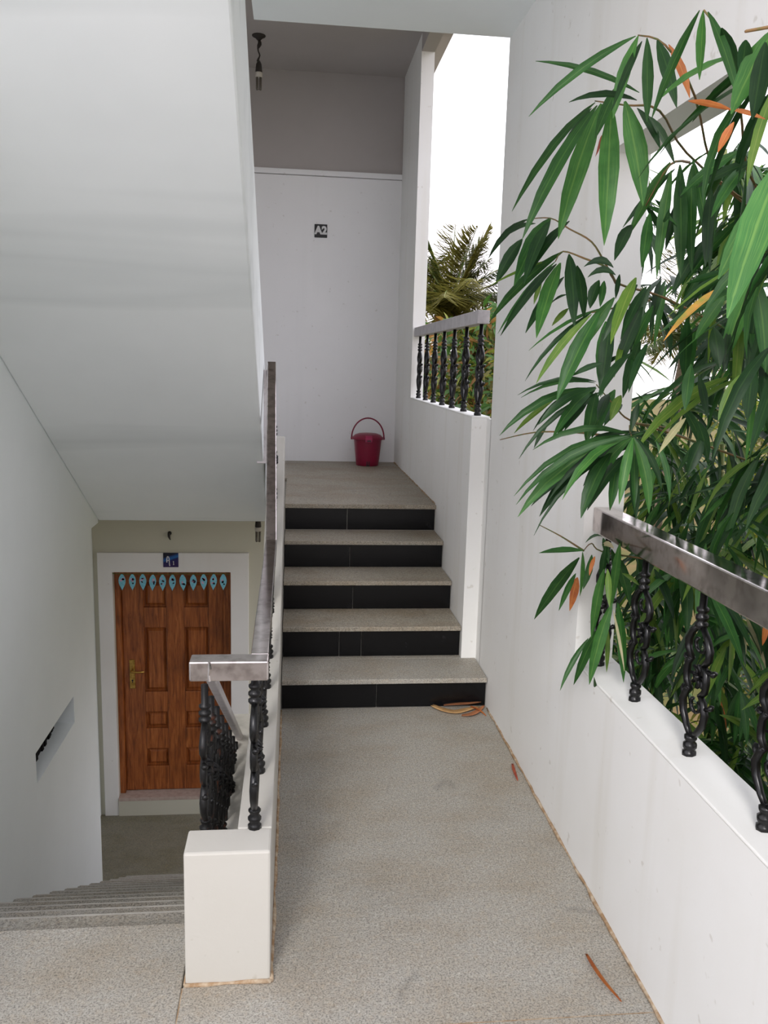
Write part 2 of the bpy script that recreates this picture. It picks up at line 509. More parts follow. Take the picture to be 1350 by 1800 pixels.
# parapet between the two flights
par = MB()
def par_top(y):
    return .35 if y < 3.25 else min(1.10, .35 + (y-3.25)*.60)
par.prism_x([(1.95, .35), (3.25, .35), (4.50, 1.10), (4.60, 1.10), (4.60, .50), (4.45, .42), (3.40, -.22), (1.95, -.22)], -.13, -.045)
wall_center = struct('wall_center', par, M_AGED, .004)
obj('end_block', MB().box(-.25, -.045, 1.845, 1.9502, -.24, .35), M_AGED, wall_center, .006)
dn = MB().prism_x([(1.95, .335), (5.45, .35-.612*3.505), (5.45, -2.25), (5.1, -2.25), (1.95, -.32)], -.249, -.185)
obj('down_parapet', dn, M_AGED, wall_center, .003)
bead(wall_center, [(-.25, 1.842, .003), (-.045, 1.842, .003), (-.043, 1.842, .003), (-.043, 3.47, .003)], .007, 3)
bead(wall_center, [(-.2505, 1.845, .003), (-.2505, 2.06, .003)], .005, 4)
obj('mortar_joint', MB().box(-.2575, -.2545, -1.2, 1.84, -.02, -.003), M_MORTAR, floor)
obj('mortar_joint', MB().box(-.254, XR, 1.678, 1.682, -.02, -.003), M_MORTAR, floor)

# ceiling of this landing (underside of the landing above) and of the upper landing
cl = MB().box(-.17, 1.0, 1.3, 3.65, 2.83, 2.98).box(-1.56, 1.0, .25, 1.3, 2.83, 2.98)
struct('ceiling', cl, M_SOFFIT)
cu = MB().box(-1.70, 1.0, 4.7, YB+.2, 3.60, ZT)
cu.prism_x([(3.65, 2.83), (4.75, 3.60), (4.75, 3.72), (3.65, 3.0)], -.17, XF)
cu.box(-1.70, -.17, 1.2, 4.70, 3.60, ZT)
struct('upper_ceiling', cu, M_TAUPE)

# ------------------------------------------------------------------ stairs
# flight going up: five granite treads on black riser tiles
st = thing('staircase', 'five granite steps with black tiled risers climbing to the upper landing', 'stairs', (.4, 3.5, 0))
RY = [3.494, 3.772, 4.047, 4.322, 4.597]
RZ = [0, .138, .288, .436, .582, A2]
core = MB()
for i in range(5):
    x1 = XR if i == 0 else XF
    y1 = (RY[i+1]+.02) if i < 4 else 4.75
    if i == 0: core.box(-.044, XR-.001, RY[0]+.012, 3.738, -.15, RZ[1]-.024).box(-.044, XF-.001, 3.738, y1, -.15, RZ[1]-.024)
    else: core.box(-.044, x1-.001, RY[i]+.012, y1, RZ[i]-.12, RZ[i+1]-.024)
obj('step_core', core, M_CONC, st)
cuts = [[.375], [.222, .326], [.302], [.302], [.302]]
for i in range(5):
    x1 = (XR if i == 0 else XF)-.003
    xs = [-.042]+cuts[i]+[x1]
    for a, b in zip(xs[:-1], xs[1:]):
        obj('riser_tile', MB().box(a+.0012, b-.0012, RY[i], RY[i]+.011, RZ[i]+.002, RZ[i+1]-.0225), M_BLACKTILE, st, .0015, 1)
    if i < 4:
        y0 = RY[i]-.018; y1 = RY[i+1]+.0115
        t = MB()
        if i == 0: t.prism_y([(0,0)]*0 or [(-.042, RZ[1]-.022), (x1, RZ[1]-.022), (x1, RZ[1]), (-.042, RZ[1])], y0, 3.739)
        if i == 0: t.box(-.042, XF-.002, 3.739, y1, RZ[1]-.022, RZ[1])
        else: t.box(-.042, x1, y0, y1, RZ[i+1]-.022, RZ[i+1])
        obj('tread', t, M_GRAN2 if i else M_GRAN, st, .0025, 2)
rr = random.Random(11)

# flight going down on the other side of the parapet
sd = thing('staircase', 'granite steps descending between the parapet and plain wall to the brown door', 'stairs', (-.7, 2.1, 0))
cd = MB()
for i in range(1, 15):
    z = -.15*i; y0 = 2.08+.245*(i-1)
    obj('tread', MB().box(XL+.002, -.252, y0-.0, y0+.262, z-.022, z), M_GRAN, sd, .003, 1)
    obj('riser_tile', MB().box(XL+.002, -.252, y0+.004, y0+.016, z+.002, z+.128), M_BLACKTILE, sd)
    cd.box(XL+.001, -.251, y0+.016, y0+.30, z-.22, z-.023)
obj('riser_tile', MB().box(XL+.002, -.252, 2.08+.245*14, 2.08+.245*14+.012, A1, A1+.128), M_BLACKTILE, sd)
obj('step_core', cd, M_CONC, sd)

# flight overhead: sloping white soffit and its side
so = thing('overhead_staircase', 'white plastered underside of the flight sloping overhead above the brown door', 'stairs', (-.65, 5.3, A2))
slope = .607
sof = lambda y: .54 + slope*(5.05-y)
poly = [(5.05, .54)] + [(y, sof(y)) for y in (4.2, 3.3, 2.4, 1.302)]
top = [(1.302, sof(1.302)+.56), (5.0, sof(5.0)+.56), (5.5, A2), (5.5, A2-.1)]
obj('waist_slab', MB().prism_x(poly+top, XL+.001, -.15), M_BAND, so, .008)

# ------------------------------------------------------------------ door with surround, sign and hangings
trim = MB().prism_y([(-1.522, A1), (-1.522, -.014), (-.347, -.014), (-.347, A1), (-.49, A1), (-.49, -.172), (-1.41, -.172), (-1.41, A1)], 6.607, YB+.002)
struct('trim_1', trim, M_WHITE, .004, 'white plaster surround of the brown door')
base = struct('trim_2', MB().box(-1.409, -.491, 6.600, YB+.1, A1, -2.092), M_CREAM, 0, 'pale plaster step base under the brown door')
obj('threshold', MB().box(-1.409, -.491, 6.597, 6.80, -2.118, -2.09), M_STONE, base, .003)

door = thing('door_1', 'brown wooden panelled door with brass handle', None, (-.95, 6.74, -2.09), None, 'structure')
obj('frame', MB().box(-1.41, -1.367, 6.68, 6.80, -2.09, -.173).box(-.553, -.49, 6.68, 6.80, -2.09, -.173).box(-1.367, -.553, 6.68, 6.80, -.215, -.173), M_WOOD, door, .004)
obj('door_leaf', MB().box(-1.366, -.554, 6.755, 6.785, -2.085, -.216), M_WOOD, door)
def stile(x0, x1, z0, z1): return obj('stile', MB().box(x0, x1, 6.722, 6.756, z0, z1), M_WOOD, door, .005)
stile(-1.366, -1.196, -2.085, -.216); stile(-1.015, -.875, -2.085, -.216); stile(-.677, -.554, -2.085, -.216)
rows = [(-.493, -.28), (-1.216, -.662), (-1.537, -1.391), (-1.872, -1.715)]
rails = [(-.28, -.216), (-.662, -.493), (-1.391, -1.216), (-1.715, -1.537), (-2.085, -1.872)]
for x0, x1 in ((-1.196, -1.015), (-.875, -.677)):
    for z0, z1 in rails:
        obj('rail', MB().box(x0, x1, 6.722, 6.756, z0, z1), M_WOOD, door, .005)
    for z0, z1 in rows:
        m = MB(); q = .022; e = .018; b0 = 0
        outer = [(x0+.012, z0+.012), (x1-.012, z0+.012), (x1-.012, z1-.012), (x0+.012, z1-.012)]
        inner = [(x0+.012+q, z0+.012+q), (x1-.012-q, z0+.012+q), (x1-.012-q, z1-.012-q), (x0+.012+q, z1-.012-q)]
        m.v = [(x, 6.754, z) for x, z in outer] + [(x, 6.736, z) for x, z in inner] + [(x, 6.76, z) for x, z in outer]
        m.f = [(4,5,6,7)] + [(i, (i+1)%4, 4+(i+1)%4, 4+i) for i in range(4)] + [(8+i, 8+(i+1)%4, (i+1)%4, i) for i in range(4)] + [(11,10,9,8)]
        obj('panel', m, M_WOOD, door)
h = obj('handle_plate', MB().box(-1.317, -1.273, 6.714, 6.723, -1.183, -.935), M_BRASS, door, .003)
h['label'] = 'brass handle plate'
lm = MB().tube([(-1.295, 6.714, -1.02), (-1.295, 6.676, -1.02), (-1.285, 6.666, -1.021), (-1.24, 6.664, -1.024), (-1.19, 6.668, -1.022)], [.009, .009, .010, .009, .007], 8); lm.smooth = True
obj('lever', lm, M_BRASS, h)
obj('keyhole', MB().tube([(-1.295, 6.7135, -1.112), (-1.295, 6.7145, -1.112)], .008, 10).box(-1.298, -1.292, 6.7132, 6.7145, -1.134, -1.112), M_BLACK, h)

def text_mesh(body, size, depth, weight):
    cu = bpy.data.curves.new('lettering', 'FONT'); cu.body = body; cu.size = size
    cu.extrude = depth; cu.offset = weight; cu.align_x = 'CENTER'; cu.align_y = 'CENTER'; cu.resolution_u = 3
    o = bpy.data.objects.new('lettering', cu); COL.objects.link(o)
    bpy.context.view_layer.update()
    me = bpy.data.meshes.new_from_object(o.evaluated_get(bpy.context.evaluated_depsgraph_get()))
    bpy.data.objects.remove(o); bpy.data.curves.remove(cu)
    me.materials.clear()
    return me

def lettering(body, size, weight, loc, par, sx=1.0):
    me = text_mesh(body, size, .001, weight)
    o = link('lettering', me, M_LETTER, par, loc)
    o.rotation_euler = (math.pi/2, 0, 0); o.scale = (sx, 1, 1)
    return o

s2 = thing('house_sign', 'small black plate reading A2 on the bare wall above the bucket', 'sign', (.193, YB, 2.478))
obj('plate', MB().box(.145, .241, YB-.008, YB, 2.430, 2.527), M_BLACK, s2, .003)
lettering('A2', .078, .0042, (.1935, YB-.0085, 2.480), s2, .98)

s1 = thing('house_sign', 'navy blue tile reading A1 above the brown door', 'sign', (-.954, 6.607, -.07))
obj('plate', MB().box(-1.013, -.896, 6.599, 6.607, -.128, -.012), M_A1, s1, .002)
aw = MB(); yy = 6.5975
def S(pts, r): aw.tube([(-1.013+.117*u, yy, -.128+.116*v) for u, v in pts], r, 5)
S([(.24,.34),(.235,.5),(.255,.66),(.29,.76),(.34,.74),(.385,.62),(.40,.45),(.405,.28),(.42,.12),(.45,.10)], .0042)
S([(.245,.46),(.30,.475),(.385,.47)], .0036)
S([(.64,.40),(.68,.43),(.685,.18)], .0028); S([(.65,.18),(.72,.18)], .0026)
obj('lettering', aw, M_LETTER, s1)

# string of leaf-shaped cards over the door
tor = thing('door_garland', 'string of eleven pale blue leaf-shaped cards across the top of the brown door', 'garland', (-.94, 6.60, -.172))
tx = [-1.333, -1.253, -1.174, -1.095, -1.02, -.943, -.865, -.781, -.701, -.621, -.547]
obj('string', MB().tube([(x, 6.600, -.176-.006*math.sin((i*.9))**2-.004) for i, x in enumerate([-1.405]+tx+[-.495])], .003, 5), M_STRING, tor)
for i, x in enumerate(tx):
    rc = random.Random(i+40); m = MB(); z0 = -.185 - (.004 if 2 < i < 8 else 0); hgt = .132
    tilt = rc.uniform(-.05, .05)
    prof = [(0,.22),(.06,.45),(.18,.80),(.36,1.0),(.54,.95),(.70,.68),(.84,.34),(.93,.12),(1,0)]
    pts = [(x + .027*k + tilt*hgt*v, z0-hgt*v) for v, k in prof] + [(x - .027*k + tilt*hgt*v, z0-hgt*v) for v, k in reversed(prof[:-1])]
    m.prism_y(pts, 6.5965, 6.599)
    c = obj('leaf_card', m, M_TEAL, tor)
    for q in range(4):
        cx = x + rc.uniform(-.010, .010); cz = z0 - hgt*rc.uniform(.25, .62); a = rc.uniform(.005, .011); b = rc.uniform(.005, .014); th = rc.uniform(0, 3)
        bl = [(cx + math.cos(th)*a*math.cos(w)-math.sin(th)*b*math.sin(w), cz + math.sin(th)*a*math.cos(w)+math.cos(th)*b*math.sin(w)) for w in [k*math.pi/5 for k in range(10)]]
        obj('motif', MB().prism_y(bl, 6.5955, 6.597), M_MOTIFP if q < 2 else M_MOTIFD, c)

hk = thing('wall_hook', 'small dark hook on the cream wall above the navy tile', 'hook', (-.965, YB, .12))
obj('boss', MB().lathe([(.016, 0), (.016, .004), (.010, .010)], 10, (0, 0, 0)), M_CORD, hk)
bo = hk.children[0]; bo.rotation_euler = (math.pi/2, 0, 0); bo.location = (0, 0, .02)
obj('prong', MB().tube([(-.965, YB-.004, .142), (-.967, YB-.022, .138), (-.967, YB-.026, .118), (-.962, YB-.022, .098), (-.957, YB-.018, .090)], [.011, .012, .010, .006, .004], 7), M_CORD, hk)

# ------------------------------------------------------------------ pendant bulbs
LX, LY, LZ = -.248, 6.02, 3.60
lp = thing('pendant_bulb', 'bare bulb hanging on a twisted cord from the upper landing ceiling', 'lamp', (LX, LY, LZ))
def L_(name, mb, mat):
    mb.smooth = True
    return obj(name, mb, mat, lp)
L_('ceiling_rose', MB().lathe([(.045, 0), (.044, -.006), (.022, -.018), (.012, -.030)], 14, (LX, LY, LZ)), M_CORD)
P = [(LX+.006*math.sin(i*1.1), LY+.006*math.cos(i*1.1), LZ-.028-.132*i/10) for i in range(11)]
L_('cord', MB().tube(P, [.008, .012, .014, .012, .006, .005, .005, .005, .005, .007, .010], 7), M_CORD)
L_('holder', MB().lathe([(.008, -.155), (.018, -.175), (.021, -.200), (.023, -.222), (.020, -.226)], 14, (LX, LY, LZ)), M_CORD)
L_('collar', MB().lathe([(.022, -.226), (.024, -.230), (.024, -.252), (.018, -.256)], 14, (LX, LY, LZ)), M_COLLAR)
tb = MB()
for dx in (-.011, .011):
    tb.tube([(LX+dx, LY, LZ-.254), (LX+dx, LY, LZ-.325), (LX+dx*.7, LY, LZ-.334)], .0085, 8)
L_('bulb_tube', tb, M_BULB)
lp2 = copy_tree(lp, (0, 0, .54-LZ), 'bulb tip hanging below the overhead soffit beside the brown door')
lp2['group'] = 'pendant bulbs'; lp['group'] = 'pendant bulbs'

# ------------------------------------------------------------------ bucket
bk = thing('bucket', 'crimson plastic lidded bucket with raised handle by the back wall', 'bucket', (.566, 6.40, A2))
bx, by = .566, 6.40
def BK(name, mb, mat, par=bk):
    mb.smooth = True
    return obj(name, mb, mat, par)
BK('body', MB().lathe([(.082, .002), (.086, .006), (.092, .06), (.100, .14), (.106, .200), (.106, .206), (.100, .206), (.090, .05), (.0, .03)], 40, (bx, by, A2)), M_RED)
lid = BK('lid', MB().lathe([(.104, .200), (.121, .202), (.123, .208), (.121, .216), (.112, .222), (.098, .236), (.07, .246), (.03, .250), (0, .251)], 40, (bx, by, A2)), M_RED)
obj('latch', MB().prism_x([(by-.130, A2+.186), (by-.130, A2+.214), (by-.118, A2+.222), (by-.108, A2+.236), (by-.098, A2+.236), (by-.112, A2+.190), (by-.118, A2+.184)], bx-.028, bx+.024), M_PINK, bk, .003)
obj('latch_slot', MB().box(bx-.016, bx+.014, by-.1315, by-.128, A2+.194, A2+.203), M_BLACK, bk)
hp = [(bx+.124*math.cos(a), by, A2+.212+.150*math.sin(a)) for a in [math.pi*k/24 for k in range(25)]]
BK('handle', MB().tube(hp, .0055, 8), M_RED)
for s_ in (-1, 1):
    BK('handle_pivot', MB().tube([(bx+s_*.108, by, A2+.208), (bx+s_*.130, by, A2+.208)], .010, 10), M_RED)
obj('foot_slot', MB().box(bx-.013, bx-.006, by-.0925, by-.082, A2+.004, A2+.040).box(bx+.004, bx+.010, by-.0925, by-.082, A2+.004, A2+.040).box(bx-.013, bx+.010, by-.0915, by-.082, A2+.004, A2+.012), M_BLACK, bk)

# ------------------------------------------------------------------ railings
def baluster_mesh():
    """cast iron baluster 0.42 tall in the YZ plane: foot knobs, lyre, flower medallion, loop, collars, rod"""
    m = MB(); m.smooth = True
    m.lathe([(.013, -.004), (.013, .010), (.009, .014), (.013, .022), (.013, .030), (.008, .036), (.012, .044), (.012, .050), (.006, .056)], 8)
    for s_ in (-1, 1):
        m.tube([(0, s_*.004, .050), (0, s_*.020, .066), (0, s_*.038, .095), (0, s_*.044, .125), (0, s_*.034, .150), (0, s_*.020, .166)], [.006, .0065, .0075, .008, .007, .006], 6)
        m.tube([(0, s_*.020, .160), (0, s_*.036, .178), (0, s_*.038, .200), (0, s_*.036, .222), (0, s_*.022, .240)], [.006, .007, .0075, .007, .006], 6)
        m.tube([(0, s_*.022, .235), (0, s_*.040, .258), (0, s_*.041, .280), (0, s_*.028, .305), (0, s_*.008, .325)], [.006, .0075, .008, .007, .006], 6)
        m.tube([(0, s_*.040, .232), (.004, s_*.052, .228), (.006, s_*.056, .236)], [.005, .007, .005], 6)
        m.tube([(0, s_*.044, .140), (.004, s_*.054, .146), (.006, s_*.056, .155)], [.005, .006, .004], 6)
        m.tube([(.003, s_*.002, .110), (.003, s_*.014, .118), (.003, s_*.018, .132), (.003, s_*.010, .142)], .004, 5)
        m.tube([(.003, s_*.002, .262), (.003, s_*.014, .266), (.003, s_*.020, .280), (.003, s_*.012, .292)], .004, 5)
    for k in range(8):
        a = math.pi*k/4
        m.tube([(.004, .004*math.cos(a), .200+.004*math.sin(a)), (.009, .016*math.cos(a), .200+.016*math.sin(a)), (.002, .027*math.cos(a), .200+.030*math.sin(a))], [.003, .0075, .003], 5)
    m.tube([(-.004, 0, .200), (.012, 0, .200)], [.007, .006], 8)
    m.lathe([(.006, .318), (.012, .326), (.012, .334), (.007, .338), (.012, .344), (.012, .352), (.007, .357), (.0115, .364), (.0115, .370), (.007, .374), (.007, .425)], 8)
    return m.mesh('baluster')
BAL = baluster_mesh(); BAL.materials.append(M_IRON)
BALR = BAL.copy(); BALR.materials.clear(); BALR.materials.append(M_RUST)
def balusters(root, pts, me=BAL, rz=0, sz=1.0):
    for p in pts:
        o = link('baluster', me, None, root, p); o.scale = (1.3, 1.22, sz); o.rotation_euler = (0, 0, rz)

# by the bamboo
rb = thing('balcony_railing', 'steel handrail on ornate black iron balusters along the sill by the bamboo', 'railing', (.93, .9, .62))
obj('handrail', MB().box(.897, .957, -1.29, 2.399, 1.022, 1.096), M_STEEL, rb, .004)
balusters(rb, [(.925, y, .621) for y in (.49, .80, 1.11, 1.425, 1.745, 2.065, 2.335)], BAL, 0, .96)

# far window
rf = thing('window_railing', 'grey handrail on seven black iron balusters in the far window opening', 'railing', (.84, 4.7, 1.28))
obj('handrail', MB().box(.812, .868, 3.77, 5.86, 1.690, 1.750), M_GREYPAINT, rf, .004)
balusters(rf, [(.838, y, 1.281) for y in (5.668, 5.36, 5.05, 4.745, 4.44, 4.125, 3.80)], BAL, 0, .97)

# between the flights: one bent rail joins the rising and the falling side
rs = thing('stair_railing', 'bent steel handrail with black iron balusters on the parapet between the flights', 'railing', (-.13, 1.9, .35))
obj('cross_rail', MB().box(-.232, -.052, 1.852, 1.905, .774, .822), M_STEEL, rs, .004)
obj('rising_rail', MB().bar([(-.074, 1.905, .798), (-.082, 3.20, .798), (-.112, 4.33, 1.478)], .021, .024), M_STEEL, rs, .003)
obj('falling_rail', MB().bar([(-.208, 1.905, .790), (-.208, 1.98, .766), (-.208, 5.30, .766-.612*3.32)], .012, .013), M_PALEPAINT, rs, .003)
obj('weld_seam', MB().tube([(-.186, 1.8515, .776), (-.187, 1.851, .79), (-.185, 1.851, .805), (-.186, 1.852, .821)], [.004, .003, .005, .003], 6), M_STEEL, rs)
pl = MB()
for k in range(3):
    pl.box(-.184+.0165*k, -.171+.0165*k, 4.29, 4.31, 1.01, 1.455)
pl.box(-.184, -.133, 4.300, 4.312, .985, 1.455)
obj('end_post', pl, M_PALEPAINT, rs, .002)
balusters(rs, [(-.088, y, par_top(y)) for y in (1.95, 2.24, 2.55, 2.87, 3.18)], BAL, 0, 1.02)
balusters(rs, [(-.092, y, par_top(y)) for y in (3.47, 3.77, 4.07)], BAL, 0, .95)
balusters(rs, [(-.217, y, .335-.612*(y-1.945)) for y in (2.04, 2.20, 2.36, 2.52, 2.68, 2.84, 3.0, 3.16, 3.32, 3.48, 3.64, 3.8, 3.96, 4.12, 4.28, 4.44, 4.60, 4.76)], BALR, 0, .98)
